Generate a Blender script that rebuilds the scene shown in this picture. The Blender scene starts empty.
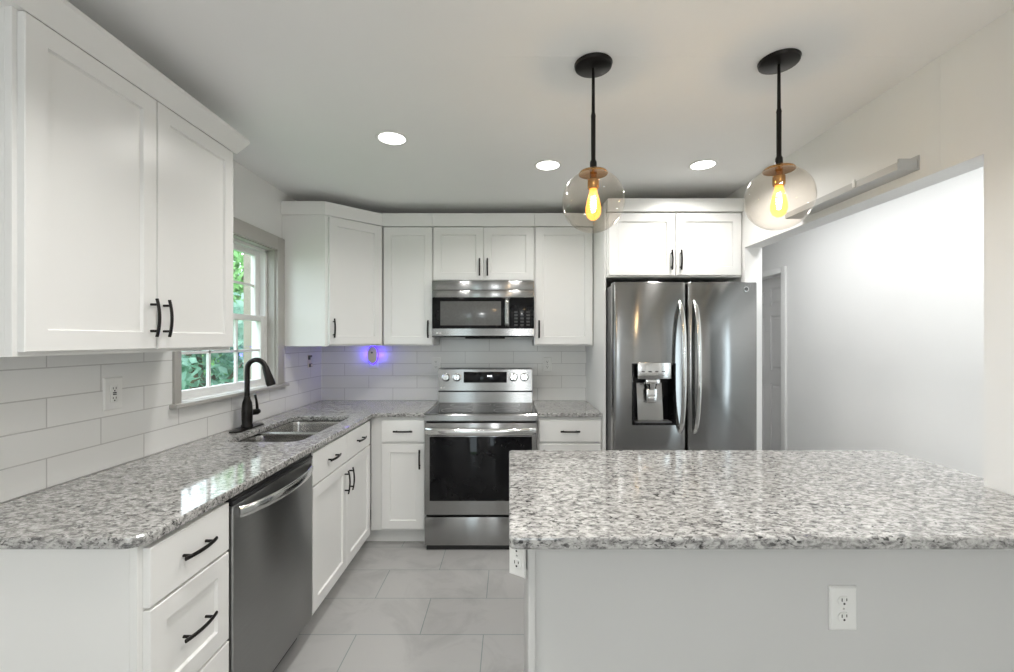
import bpy, bmesh, math, random
import numpy as np
from mathutils import Vector, Matrix

random.seed(7)
S = bpy.context.scene
C = S.collection
PI = math.pi

# ------------------------------------------------------------------ camera, world, light, exposure
F = 440.0                       # focal length in pixels of the 1014 x 672 frame
EYE = 1.415
cam_d = bpy.data.cameras.new('camera')
cam_d.sensor_width = 36.0
cam_d.lens = F * 36.0 / 1014.0
cam_d.shift_x = -2.0 / 1014.0
cam_d.shift_y = 4.0 / 1014.0
cam_d.clip_start = 0.02
cam = bpy.data.objects.new('camera', cam_d)
cam.location = (0, 0, EYE)
cam.rotation_euler = (PI / 2, 0, 0)
C.objects.link(cam)
S.camera = cam

S.view_settings.view_transform = 'Standard'
S.view_settings.look = 'None'
S.view_settings.gamma = 1.0
S.view_settings.use_curve_mapping = False
S.view_settings.exposure = 0.24
S.cycles.use_denoising = True
S.cycles.max_bounces = 10
S.cycles.diffuse_bounces = 6
S.cycles.glossy_bounces = 5
S.cycles.transparent_max_bounces = 24
S.cycles.sample_clamp_indirect = 6.0
S.cycles.caustics_reflective = False
S.cycles.caustics_refractive = False

W = bpy.data.worlds.new('world')
S.world = W
W.use_nodes = True
wn = W.node_tree.nodes
wl = W.node_tree.links
wn['Background'].inputs['Color'].default_value = (0.86, 0.93, 1.0, 1)
wn['Background'].inputs['Strength'].default_value = 4.0


def area(name, loc, rot, sx, sy, power, col=(1, 1, 1), shape='RECTANGLE', spread=PI):
    d = bpy.data.lights.new(name, 'AREA')
    d.shape = shape
    d.size = sx
    d.size_y = sy
    d.energy = power
    d.color = col
    d.spread = spread
    o = bpy.data.objects.new(name, d)
    o.location = loc
    o.rotation_euler = rot
    C.objects.link(o)
    return o


# daylight enters by the glazed doors behind the camera, the kitchen window and the hall sidelight (sky portals)
for nm, lc, rt, sx, sy in (('rear_door_portal', (-1.08, -3.36, 1.07), (PI / 2, 0, 0), 0.56, 2.15),
                           ('rear_window_portal', (0.32, -3.36, 1.5), (PI / 2, 0, 0), 0.64, 1.2),
                           ('kitchen_window_portal', (-1.73, 2.51, 1.57), (0, -PI / 2, 0), 0.9, 0.82),
                           ('sidelight_portal', (2.69, 0.47, 1.15), (0, PI / 2, 0), 2.1, 0.54)):
    area(nm, lc, rt, sx, sy, 1.0).data.cycles.is_portal = True
# added unseen fill lights around the camera, without fixtures; then the hall lamp
for lx, ly, lp in ((-0.5, 0.9, 8.0), (0.7, 0.9, 8.0), (-0.7, -1.6, 7.0), (0.7, -1.6, 7.0)):
    area('fill_light', (lx, ly, 2.43), (0, 0, 0), 0.16, 0.16, lp, (1.0, 0.98, 0.95), 'DISK', math.radians(130))
area('hall_lamp', (1.86, 1.9, 2.42), (0, 0, 0), 0.25, 3.6, 23.0, (0.98, 0.99, 1.0))
# hanging lamp over the dining end
d = bpy.data.lights.new('dining_lamp', 'POINT')
d.energy = 26.0
d.color = (1.0, 0.985, 0.965)
d.shadow_soft_size = 0.15
lo = bpy.data.objects.new('dining_lamp', d)
lo.location = (0.2, -2.0, 1.85)
C.objects.link(lo)
CAN_POWER = 6.0
BULB_POWER = 2.3

# ------------------------------------------------------------------ materials
MATS = {}


def mat(name):
    m = bpy.data.materials.new(name)
    m.use_nodes = True
    MATS[name] = m
    nt = m.node_tree
    return m, nt.nodes, nt.links, nt.nodes['Principled BSDF']


def node(ns, typ, **kw):
    n = ns.new(typ)
    for k, v in kw.items():
        setattr(n, k, v)
    return n


def ramp(ns, stops, interp='LINEAR'):
    r = ns.new('ShaderNodeValToRGB')
    cr = r.color_ramp
    cr.interpolation = interp
    while len(cr.elements) < len(stops):
        cr.elements.new(0.5)
    for e, (p, c) in zip(cr.elements, stops):
        e.position = p
        e.color = (c[0], c[1], c[2], 1)
    return r


def plain(name, col, rough=0.5, metal=0.0, noise=0.0, scale=8.0, bump=0.0, coat=0.0):
    m, ns, ln, b = mat(name)
    b.inputs['Roughness'].default_value = rough
    b.inputs['Metallic'].default_value = metal
    b.inputs['Coat Weight'].default_value = coat
    tc = ns.new('ShaderNodeTexCoord')
    nz = node(ns, 'ShaderNodeTexNoise')
    nz.inputs['Scale'].default_value = scale
    nz.inputs['Detail'].default_value = 4
    ln.new(tc.outputs['Object'], nz.inputs['Vector'])
    lo = [max(0, c * (1 - noise)) for c in col]
    hi = [min(1, c * (1 + noise)) for c in col]
    r = ramp(ns, [(0.3, lo), (0.7, hi)])
    ln.new(nz.outputs['Fac'], r.inputs['Fac'])
    ln.new(r.outputs['Color'], b.inputs['Base Color'])
    if bump:
        bp = ns.new('ShaderNodeBump')
        bp.inputs['Strength'].default_value = bump
        bp.inputs['Distance'].default_value = 0.001
        n2 = node(ns, 'ShaderNodeTexNoise')
        n2.inputs['Scale'].default_value = scale * 30
        ln.new(tc.outputs['Object'], n2.inputs['Vector'])
        ln.new(n2.outputs['Fac'], bp.inputs['Height'])
        ln.new(bp.outputs['Normal'], b.inputs['Normal'])
    return m


WALLP = plain('wall_paint', (0.80, 0.80, 0.79), 0.55, noise=0.015, scale=2, bump=0.15)
CEILP = plain('ceiling_paint', (0.88, 0.88, 0.875), 0.7, noise=0.015, scale=1.5, bump=0.2)
CABW = plain('cabinet_white', (0.78, 0.78, 0.765), 0.32, noise=0.01, scale=3)
TRIMG = plain('grey_trim_paint', (0.44, 0.425, 0.40), 0.45, noise=0.02, scale=4)
TRIMW = plain('white_trim_paint', (0.80, 0.80, 0.79), 0.4, noise=0.01, scale=4)
DOORG = plain('door_paint', (0.64, 0.635, 0.63), 0.45, noise=0.015, scale=4)
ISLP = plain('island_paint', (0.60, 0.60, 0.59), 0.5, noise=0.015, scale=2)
BRONZE = plain('black_bronze', (0.014, 0.012, 0.011), 0.32, metal=0.6, noise=0.2, scale=30)
BLACKP = plain('black_plastic', (0.012, 0.012, 0.013), 0.35, noise=0.1, scale=20)
BLACKG = plain('black_glass', (0.006, 0.006, 0.007), 0.04, noise=0.1, scale=10)
BLACKG.node_tree.nodes['Principled BSDF'].inputs['Specular IOR Level'].default_value = 0.22
WINGLS = plain('microwave_window_mesh', (0.10, 0.10, 0.098), 0.12, noise=0.08, scale=60)
DARKG = plain('dark_grey_plastic', (0.08, 0.08, 0.082), 0.4, noise=0.1, scale=15)
WHITEP = plain('white_plastic', (0.78, 0.78, 0.76), 0.3, noise=0.01, scale=10)
CREAMP = plain('cream_plastic', (0.72, 0.66, 0.56), 0.35, noise=0.02, scale=10)
BRASS = plain('copper_brass', (0.50, 0.27, 0.10), 0.2, metal=1.0, noise=0.08, scale=30)
REDWD = plain('unpainted_wood', (0.16, 0.045, 0.03), 0.6, noise=0.25, scale=12)
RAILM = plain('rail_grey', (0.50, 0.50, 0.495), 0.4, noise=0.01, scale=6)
BARK = plain('bark', (0.17, 0.13, 0.10), 0.9, noise=0.3, scale=9, bump=0.6)
LAWN = plain('lawn', (0.10, 0.22, 0.06), 0.9, noise=0.4, scale=3)
BEIGE = plain('beige_post', (0.24, 0.205, 0.165), 0.7, noise=0.12, scale=12)
SIDING = plain('blue_grey_siding', (0.42, 0.50, 0.56), 0.7, noise=0.06, scale=6)


def leafm(name, a, b_):
    m, ns, ln, b = mat(name)
    tc = ns.new('ShaderNodeTexCoord')
    nz = node(ns, 'ShaderNodeTexNoise')
    nz.inputs['Scale'].default_value = 3.5
    nz.inputs['Detail'].default_value = 6
    ln.new(tc.outputs['Object'], nz.inputs['Vector'])
    r = ramp(ns, [(0.3, a), (0.7, b_)])
    ln.new(nz.outputs['Fac'], r.inputs['Fac'])
    ln.new(r.outputs['Color'], b.inputs['Base Color'])
    b.inputs['Roughness'].default_value = 0.5
    b.inputs['Transmission Weight'].default_value = 0.0
    tr = ns.new('ShaderNodeBsdfTranslucent')
    ln.new(r.outputs['Color'], tr.inputs['Color'])
    mx = ns.new('ShaderNodeMixShader')
    mx.inputs['Fac'].default_value = 0.4
    ln.new(b.outputs['BSDF'], mx.inputs[1])
    ln.new(tr.outputs['BSDF'], mx.inputs[2])
    ln.new(mx.outputs['Shader'], ns['Material Output'].inputs['Surface'])
    return m


LEAFA = leafm('leaf_green', (0.10, 0.26, 0.08), (0.32, 0.55, 0.22))
LEAFB = leafm('leaf_blue_green', (0.09, 0.23, 0.16), (0.38, 0.54, 0.46))


def steel(name, col=(0.34, 0.34, 0.336), rough=0.22, aniso=0.96, streak=0.05):
    m, ns, ln, b = mat(name)
    b.inputs['Metallic'].default_value = 1.0
    b.inputs['Roughness'].default_value = rough
    b.inputs['Anisotropic'].default_value = aniso
    b.inputs['Anisotropic Rotation'].default_value = 0.25
    tg = node(ns, 'ShaderNodeTangent', direction_type='RADIAL', axis='Z')
    ln.new(tg.outputs['Tangent'], b.inputs['Tangent'])
    tc = ns.new('ShaderNodeTexCoord')
    mp = ns.new('ShaderNodeMapping')
    mp.inputs['Scale'].default_value = (3, 3, 400)
    ln.new(tc.outputs['Object'], mp.inputs['Vector'])
    nz = node(ns, 'ShaderNodeTexNoise')
    nz.inputs['Scale'].default_value = 2.0
    nz.inputs['Detail'].default_value = 3
    ln.new(mp.outputs['Vector'], nz.inputs['Vector'])
    r = ramp(ns, [(0.3, [c * (1 - streak) for c in col]), (0.7, [c * (1 + streak) for c in col])])
    ln.new(nz.outputs['Fac'], r.inputs['Fac'])
    ln.new(r.outputs['Color'], b.inputs['Base Color'])
    return m


STEEL = steel('stainless_steel')
STEELD = steel('stainless_dark', (0.33, 0.33, 0.325), 0.30, 0.9)
FRIDGE = steel('refrigerator_steel', (0.30, 0.30, 0.298), 0.17, 0.96)
CHROME = steel('polished_steel', (0.62, 0.62, 0.61), 0.16, 0.3, 0.02)
SINKM = steel('sink_steel', (0.50, 0.49, 0.47), 0.24, 0.4)


def granite():
    m, ns, ln, b = mat('granite')
    tc = ns.new('ShaderNodeTexCoord')
    mp = ns.new('ShaderNodeMapping')
    mp.inputs['Rotation'].default_value = (0.2, 0.0, 0.35)
    mp.inputs['Scale'].default_value = (0.62, 1.0, 1.1)
    ln.new(tc.outputs['Object'], mp.inputs['Vector'])

    def nz(scale, detail, rough, dist=0.0):
        n = node(ns, 'ShaderNodeTexNoise')
        n.inputs['Scale'].default_value = scale
        n.inputs['Detail'].default_value = detail
        n.inputs['Roughness'].default_value = rough
        n.inputs['Distortion'].default_value = dist
        ln.new(mp.outputs['Vector'], n.inputs['Vector'])
        return n
    big = nz(70, 5, 0.7, 0.5)
    rb = ramp(ns, [(0.34, (0.10, 0.098, 0.095)), (0.44, (0.25, 0.245, 0.24)), (0.54, (0.42, 0.415, 0.40)), (0.68, (0.57, 0.565, 0.55))])
    ln.new(big.outputs['Fac'], rb.inputs['Fac'])
    fl = nz(97, 4, 0.6, 0.7)
    rf = ramp(ns, [(0.0, (1, 1, 1)), (0.55, (1, 1, 1)), (0.61, (0.13, 0.13, 0.13)), (0.71, (0.03, 0.03, 0.03))])
    ln.new(fl.outputs['Fac'], rf.inputs['Fac'])
    dn = nz(14, 3, 0.5)
    rd = ramp(ns, [(0.35, (0.35, 0.35, 0.35)), (0.55, (1, 1, 1))])
    ln.new(dn.outputs['Fac'], rd.inputs['Fac'])
    mx = node(ns, 'ShaderNodeMix', data_type='RGBA', blend_type='MULTIPLY')
    ln.new(rd.outputs['Color'], mx.inputs['Factor'])
    ln.new(rb.outputs['Color'], mx.inputs['A'])
    ln.new(rf.outputs['Color'], mx.inputs['B'])
    ln.new(mx.outputs['Result'], b.inputs['Base Color'])
    b.inputs['Roughness'].default_value = 0.07
    b.inputs['Specular IOR Level'].default_value = 0.85
    return m


GRAN = granite()


def tile_mat(name, axis, bw, bh, mortar, c1, c2, cm, rough, off, vein=0.0, origin=(0, 0), bump=0.5):
    m, ns, ln, b = mat(name)
    tc = ns.new('ShaderNodeTexCoord')
    sp = ns.new('ShaderNodeSeparateXYZ')
    ln.new(tc.outputs['Object'], sp.inputs['Vector'])
    cb = ns.new('ShaderNodeCombineXYZ')
    su = node(ns, 'ShaderNodeMath', operation='SUBTRACT')
    sv = node(ns, 'ShaderNodeMath', operation='SUBTRACT')
    su.inputs[1].default_value = origin[0]
    sv.inputs[1].default_value = origin[1]
    ln.new(sp.outputs[axis[0]], su.inputs[0])
    ln.new(sp.outputs[axis[1]], sv.inputs[0])
    ln.new(su.outputs[0], cb.inputs['X'])
    ln.new(sv.outputs[0], cb.inputs['Y'])
    br = ns.new('ShaderNodeTexBrick')
    br.offset = off
    br.squash = 1.0
    br.inputs['Scale'].default_value = 1.0
    br.inputs['Brick Width'].default_value = bw
    br.inputs['Row Height'].default_value = bh
    br.inputs['Mortar Size'].default_value = mortar
    br.inputs['Mortar Smooth'].default_value = 0.2
    br.inputs['Bias'].default_value = 0.0
    br.inputs['Color1'].default_value = (*c1, 1)
    br.inputs['Color2'].default_value = (*c2, 1)
    br.inputs['Mortar'].default_value = (*cm, 1)
    ln.new(cb.outputs['Vector'], br.inputs['Vector'])
    last = br.outputs['Color']
    if vein:
        nz = node(ns, 'ShaderNodeTexNoise')
        nz.inputs['Scale'].default_value = 3.2
        nz.inputs['Detail'].default_value = 7
        nz.inputs['Roughness'].default_value = 0.6
        nz.inputs['Distortion'].default_value = 1.2
        ln.new(tc.outputs['Object'], nz.inputs['Vector'])
        r = ramp(ns, [(0.32, (1 - vein,) * 3), (0.52, (1, 1, 1)), (0.7, (1 + 0 * vein,) * 3)])
        ln.new(nz.outputs['Fac'], r.inputs['Fac'])
        mx = node(ns, 'ShaderNodeMix', data_type='RGBA', blend_type='MULTIPLY')
        mx.inputs['Factor'].default_value = 1.0
        ln.new(last, mx.inputs['A'])
        ln.new(r.outputs['Color'], mx.inputs['B'])
        last = mx.outputs['Result']
    ln.new(last, b.inputs['Base Color'])
    b.inputs['Roughness'].default_value = rough
    bp = ns.new('ShaderNodeBump')
    bp.invert = True
    bp.inputs['Strength'].default_value = bump
    bp.inputs['Distance'].default_value = 0.002
    ln.new(br.outputs['Fac'], bp.inputs['Height'])
    ln.new(bp.outputs['Normal'], b.inputs['Normal'])
    return m


FLOORM = tile_mat('floor_tile', ('X', 'Y'), 0.61, 0.2975, 0.0025, (0.40, 0.397, 0.39), (0.375, 0.372, 0.366), (0.21, 0.25, 0.24),
                  0.32, 0.5, vein=0.16, origin=(-0.733 - 0.61 * 4, 2.113 - 0.2975 * 40), bump=0.3)
TILEL = tile_mat('splash_tile_side', ('Y', 'Z'), 0.395, 0.1016, 0.0022, (0.80, 0.80, 0.785), (0.77, 0.77, 0.755), (0.55, 0.54, 0.53),
                 0.16, 0.5, origin=(1.679 - 0.395 * 20, 0.915 - 0.1016 * 4))
TILEB = tile_mat('splash_tile_back', ('X', 'Z'), 0.4, 0.1016, 0.0022, (0.80, 0.80, 0.785), (0.77, 0.77, 0.755), (0.55, 0.54, 0.53),
                 0.16, 0.5, origin=(-0.764 - 0.4 * 20, 0.915 - 0.1016 * 4))


def glassy(name, tint, refl=0.9, rough=0.02, blend=0.25):
    m, ns, ln, b = mat(name)
    ns.remove(b)
    tr = ns.new('ShaderNodeBsdfTransparent')
    tr.inputs['Color'].default_value = (*tint, 1)
    gl = ns.new('ShaderNodeBsdfGlossy')
    gl.inputs['Roughness'].default_value = rough
    gl.inputs['Color'].default_value = (refl, refl, refl, 1)
    lw = ns.new('ShaderNodeLayerWeight')
    lw.inputs['Blend'].default_value = 0.5
    p_ = node(ns, 'ShaderNodeMath', operation='POWER')
    p_.inputs[1].default_value = 4.0
    ln.new(lw.outputs['Facing'], p_.inputs[0])
    fr = node(ns, 'ShaderNodeMath', operation='MULTIPLY_ADD')
    fr.inputs[1].default_value = blend * 2
    fr.inputs[2].default_value = 0.03
    ln.new(p_.outputs[0], fr.inputs[0])
    mx = ns.new('ShaderNodeMixShader')
    ln.new(fr.outputs[0], mx.inputs['Fac'])
    ln.new(tr.outputs['BSDF'], mx.inputs[1])
    ln.new(gl.outputs['BSDF'], mx.inputs[2])
    ln.new(mx.outputs['Shader'], ns['Material Output'].inputs['Surface'])
    return m


PANE = glassy('window_glass', (0.95, 0.985, 0.98))
GLOBE = glassy('globe_glass', (0.96, 0.925, 0.885), blend=0.38)


def emit(name, col, s, mixtr=None):
    m, ns, ln, b = mat(name)
    ns.remove(b)
    e = ns.new('ShaderNodeEmission')
    e.inputs['Color'].default_value = (*col, 1)
    e.inputs['Strength'].default_value = s
    out = e.outputs['Emission']
    if mixtr is not None:
        tr = ns.new('ShaderNodeBsdfTransparent')
        tr.inputs['Color'].default_value = (1.0, 0.85, 0.6, 1)
        mx = ns.new('ShaderNodeMixShader')
        mx.inputs['Fac'].default_value = mixtr
        ln.new(tr.outputs['BSDF'], mx.inputs[1])
        ln.new(out, mx.inputs[2])
        out = mx.outputs['Shader']
    ln.new(out, ns['Material Output'].inputs['Surface'])
    return m


LENS = emit('downlight_lens', (1.0, 0.985, 0.95), 6.0)
BULBG = emit('amber_bulb_glass', (1.0, 0.46, 0.10), 3.4, 0.34)
FILA = emit('filament', (1.0, 0.75, 0.36), 60.0)
BLUE = emit('blue_led', (0.07, 0.03, 1.0), 3.5)
DIGIT = emit('display_digits', (0.9, 0.95, 1.0), 2.5)

# ------------------------------------------------------------------ mesh builder


class MB:
    def __init__(self):
        self.bm = bmesh.new()

    def box(self, x0, x1, y0, y1, z0, z1, bev=0.0, seg=2):
        bm = self.bm
        v = [bm.verts.new(p) for p in ((x0, y0, z0), (x1, y0, z0), (x1, y1, z0), (x0, y1, z0),
                                       (x0, y0, z1), (x1, y0, z1), (x1, y1, z1), (x0, y1, z1))]
        fs = [bm.faces.new([v[i] for i in q]) for q in ((0, 3, 2, 1), (4, 5, 6, 7), (0, 1, 5, 4), (1, 2, 6, 5), (2, 3, 7, 6), (3, 0, 4, 7))]
        if bev:
            es = list({e for f in fs for e in f.edges})
            bmesh.ops.bevel(bm, geom=es, offset=bev, segments=seg, affect='EDGES', profile=0.5)
        return self

    def rings(self, x0, x1, z0, z1, rs):
        """nested rectangles facing -y: (inset, y) from the back to the front panel"""
        bm = self.bm
        loops = []
        for ins, y in rs:
            loops.append([bm.verts.new(p) for p in ((x0 + ins, y, z0 + ins), (x1 - ins, y, z0 + ins), (x1 - ins, y, z1 - ins), (x0 + ins, y, z1 - ins))])
        for a, b in zip(loops, loops[1:]):
            for i in range(4):
                j = (i + 1) % 4
                bm.faces.new((a[i], a[j], b[j], b[i]))
        bm.faces.new(loops[-1])
        bm.faces.new(loops[0][::-1])
        return self

    def shaker(self, x0, x1, z0, z1, yf=-0.02, t=0.0195, rail=0.057, rec=0.009):
        return self.rings(x0, x1, z0, z1, [(0, yf + t), (0, yf + 0.002), (0.002, yf), (rail, yf), (rail + 0.004, yf + rec)])

    def slab(self, x0, x1, z0, z1, yf=-0.02, t=0.0195):
        return self.rings(x0, x1, z0, z1, [(0, yf + t), (0, yf + 0.002), (0.002, yf)])

    def prism(self, poly, z0, z1):
        bm = self.bm
        a = [bm.verts.new((x, y, z0)) for x, y in poly]
        b = [bm.verts.new((x, y, z1)) for x, y in poly]
        n = len(poly)
        for i in range(n):
            j = (i + 1) % n
            bm.faces.new((a[i], a[j], b[j], b[i]))
        bm.faces.new(b)
        bm.faces.new(a[::-1])
        return self

    def extrude_x(self, poly, x0, x1):
        """poly in (y, z), extruded along x"""
        bm = self.bm
        a = [bm.verts.new((x0, y, z)) for y, z in poly]
        b = [bm.verts.new((x1, y, z)) for y, z in poly]
        n = len(poly)
        for i in range(n):
            j = (i + 1) % n
            bm.faces.new((a[i], b[i], b[j], a[j]))
        bm.faces.new(a)
        bm.faces.new(b[::-1])
        return self

    def tube(self, pts, rad, seg=12, sec=None, up=None):
        """sweep along pts; sec = (a, b) half sizes of an oval section, else round"""
        bm = self.bm
        pts = [Vector(p) for p in pts]
        n = len(pts)
        if not hasattr(rad, '__len__'):
            rad = [rad] * n
        loops = []
        prev = None
        for i, p in enumerate(pts):
            t = (pts[min(i + 1, n - 1)] - pts[max(i - 1, 0)]).normalized()
            if prev is None:
                u = Vector(up) if up else (Vector((0, 0, 1)) if abs(t.z) < 0.9 else Vector((1, 0, 0)))
            else:
                u = prev
            u = (u - t * u.dot(t)).normalized()
            prev = u
            w = t.cross(u)
            a, b = sec if sec else (1, 1)
            loops.append([bm.verts.new(p + (u * math.cos(2 * PI * k / seg) * a + w * math.sin(2 * PI * k / seg) * b) * rad[i]) for k in range(seg)])
        for a, b in zip(loops, loops[1:]):
            for k in range(seg):
                j = (k + 1) % seg
                bm.faces.new((a[k], a[j], b[j], b[k]))
        bm.faces.new(loops[0][::-1])
        bm.faces.new(loops[-1])
        return self

    def lathe(self, prof, c=(0, 0, 0), seg=32, axis='Z', cap=True):
        """prof [(r, h)]; axis Z or Y (h towards -y)"""
        bm = self.bm
        loops = []
        for r, h in prof:
            def P(k):
                a = 2 * PI * k / seg
                if axis == 'Z':
                    return (c[0] + r * math.cos(a), c[1] + r * math.sin(a), c[2] + h)
                return (c[0] + r * math.cos(a), c[1] - h, c[2] + r * math.sin(a))
            if r < 1e-6:
                loops.append([bm.verts.new(P(0))])
            else:
                loops.append([bm.verts.new(P(k)) for k in range(seg)])
        for a, b in zip(loops, loops[1:]):
            for k in range(seg):
                j = (k + 1) % seg
                if len(a) == 1 and len(b) == 1:
                    continue
                if len(a) == 1:
                    bm.faces.new((a[0], b[j], b[k]))
                elif len(b) == 1:
                    bm.faces.new((a[k], a[j], b[0]))
                else:
                    bm.faces.new((a[k], a[j], b[j], b[k]))
        for lp, rev in ((loops[0], True), (loops[-1], False)):
            if cap and len(lp) > 1:
                bm.faces.new(lp[::-1] if rev else lp)
        return self

    def build(self, name, material, parent=None, smooth=True, loc=None):
        bm = self.bm
        bmesh.ops.recalc_face_normals(bm, faces=bm.faces[:])
        if smooth:
            for f in bm.faces:
                f.smooth = True
            for e in bm.edges:
                if len(e.link_faces) == 2:
                    e.smooth = e.calc_face_angle(0) < math.radians(38)
        me = bpy.data.meshes.new(name)
        bm.to_mesh(me)
        bm.free()
        me.materials.append(material)
        o = bpy.data.objects.new(name, me)
        C.objects.link(o)
        if parent:
            o.parent = parent
        if loc:
            o.location = loc
        return o


def thing(name, label, cat, loc=(0, 0, 0), rz=0.0, group=None):
    o = bpy.data.objects.new(name, None)
    o.empty_display_size = 0.05
    C.objects.link(o)
    o.location = loc
    o.rotation_euler = (0, 0, rz)
    o['label'] = label
    o['category'] = cat
    if group:
        o['group'] = group
    return o


def tag(o, label, cat, group=None):
    o['label'] = label
    o['category'] = cat
    if group:
        o['group'] = group
    return o


def struct(name, mb, m, parent=None, **k):
    o = mb.build(name, m, parent, **k)
    if parent is None:
        o['kind'] = 'structure'
    return o


def group_empty(name):
    o = bpy.data.objects.new(name, None)
    C.objects.link(o)
    o['kind'] = 'structure'
    return o


def text(s, size, name, m, parent, loc, rot=(PI / 2, 0, 0), ext=0.0004):
    cu = bpy.data.curves.new(name, 'FONT')
    cu.body = s
    cu.size = size
    cu.extrude = ext
    cu.align_x = 'CENTER'
    cu.align_y = 'CENTER'
    tmp = bpy.data.objects.new(name + '_tmp', cu)
    C.objects.link(tmp)
    dg = bpy.context.evaluated_depsgraph_get()
    me = bpy.data.meshes.new_from_object(tmp.evaluated_get(dg))
    bpy.data.objects.remove(tmp)
    me.materials.clear()
    me.materials.append(m)
    o = bpy.data.objects.new(name, me)
    C.objects.link(o)
    o.parent = parent
    o.location = loc
    o.rotation_euler = rot
    return o


def slab_from_outline(name, loops, z0, z1, m, bev=0.006):
    """stone slab: outer outline and holes, with eased edges"""
    cu = bpy.data.curves.new(name, 'CURVE')
    cu.dimensions = '2D'
    cu.fill_mode = 'BOTH'
    for lp in loops:
        sp = cu.splines.new('POLY')
        sp.points.add(len(lp) - 1)
        for p, (x, y) in zip(sp.points, lp):
            p.co = (x, y, 0, 1)
        sp.use_cyclic_u = True
    cu.extrude = (z1 - z0) / 2 - bev
    cu.bevel_depth = bev
    cu.bevel_resolution = 2
    cu.offset = -bev
    tmp = bpy.data.objects.new(name + '_tmp', cu)
    C.objects.link(tmp)
    dg = bpy.context.evaluated_depsgraph_get()
    me = bpy.data.meshes.new_from_object(tmp.evaluated_get(dg))
    bpy.data.objects.remove(tmp)
    me.transform(Matrix.Translation((0, 0, (z0 + z1) / 2)))
    me.polygons.foreach_set('use_smooth', [False] * len(me.polygons))
    me.materials.clear()
    me.materials.append(m)
    o = bpy.data.objects.new(name, me)
    C.objects.link(o)
    return o


def rounded(pts, radii, seg=7):
    """closed polygon with rounded corners"""
    out = []
    n = len(pts)
    for i in range(n):
        p = Vector(pts[i])
        a = Vector(pts[i - 1]) - p
        b = Vector(pts[(i + 1) % n]) - p
        r = radii[i]
        if r <= 0:
            out.append((p.x, p.y))
            continue
        a.normalize()
        b.normalize()
        c = p + (a + b) * r
        s = p + a * r
        e = p + b * r
        for k in range(seg + 1):
            t = k / seg
            a0 = math.atan2(s.y - c.y, s.x - c.x)
            a1 = math.atan2(e.y - c.y, e.x - c.x)
            d = (a1 - a0 + PI) % (2 * PI) - PI
            out.append((c.x + r * math.cos(a0 + d * t), c.y + r * math.sin(a0 + d * t)))
    return out


# ------------------------------------------------------------------ the setting
XL, XR, YB, ZC = -1.565, 1.555, 3.66, 2.44        # left wall, right wall, back wall, ceiling
XR2, XH = 1.668, 2.54                             # hall face of the right wall, far wall of the hall
YO0, YO1, ZO = 1.441, 2.90, 2.025                 # opening to the hall
YR, YE = -3.4, 5.2                                # rear wall, end of the hall

struct('floor', MB().box(XL - 0.15, XH + 0.15, YR - 0.15, YE + 0.1, -0.1, 0.0), FLOORM, smooth=False)
struct('ceiling', MB().box(XL - 0.15, XH + 0.15, YR - 0.15, YE + 0.1, ZC, ZC + 0.1), CEILP, smooth=False)
struct('wall_back', MB().box(XL - 0.15, XR, YB, YB + 0.12, 0, ZC), WALLP, smooth=False)
wy0, wy1, wz0, wz1 = 2.078, 2.945, 1.12, 2.02      # window opening
m = MB()
m.box(XL - 0.15, XL, YR - 0.15, wy0, 0, ZC)
m.box(XL - 0.15, XL, wy1, YB, 0, ZC)
m.box(XL - 0.15, XL, wy0, wy1, 0, wz0)
m.box(XL - 0.15, XL, wy0, wy1, wz1, ZC)
struct('wall_left', m, WALLP, smooth=False)
m = MB()
m.box(XR, XR2, YR, YO0, 0, ZC)
m.box(XR, XR2, YO1, YE, 0, ZC)
m.box(XR, XR2, YO0, YO1, ZO, ZC)
struct('wall_right', m, WALLP, smooth=False)
dy0, dy1, dzt = 4.09, 4.86, 2.04                  # hall door
sy0, sy1, sz0, sz1 = 0.20, 0.74, 0.10, 2.20       # sidelight in the hall
m = MB()
m.box(XH, XH + 0.14, YR, sy0, 0, ZC)
m.box(XH, XH + 0.14, sy1, dy0, 0, ZC)
m.box(XH, XH + 0.14, dy1, YE, 0, ZC)
m.box(XH, XH + 0.14, dy0, dy1, dzt, ZC)
m.box(XH, XH + 0.14, sy0, sy1, 0, sz0)
m.box(XH, XH + 0.14, sy0, sy1, sz1, ZC)
struct('wall_hall', m, WALLP, smooth=False)
struct('wall_hall_end', MB().box(XR2, XH, YE, YE + 0.1, 0, ZC), WALLP, smooth=False)
m = MB()
rx0, rx1, rz1 = -1.36, -0.80, 2.15
qx0, qx1, qz0, qz1 = 0.0, 0.64, 0.9, 2.1
m.box(XL, rx0, YR - 0.15, YR, 0, ZC)
m.box(rx1, qx0, YR - 0.15, YR, 0, ZC)
m.box(qx1, XH, YR - 0.15, YR, 0, ZC)
m.box(rx0, rx1, YR - 0.15, YR, rz1, ZC)
m.box(qx0, qx1, YR - 0.15, YR, qz1, ZC)
m.box(qx0, qx1, YR - 0.15, YR, 0, qz0)
struct('wall_rear', m, WALLP, smooth=False)

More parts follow.
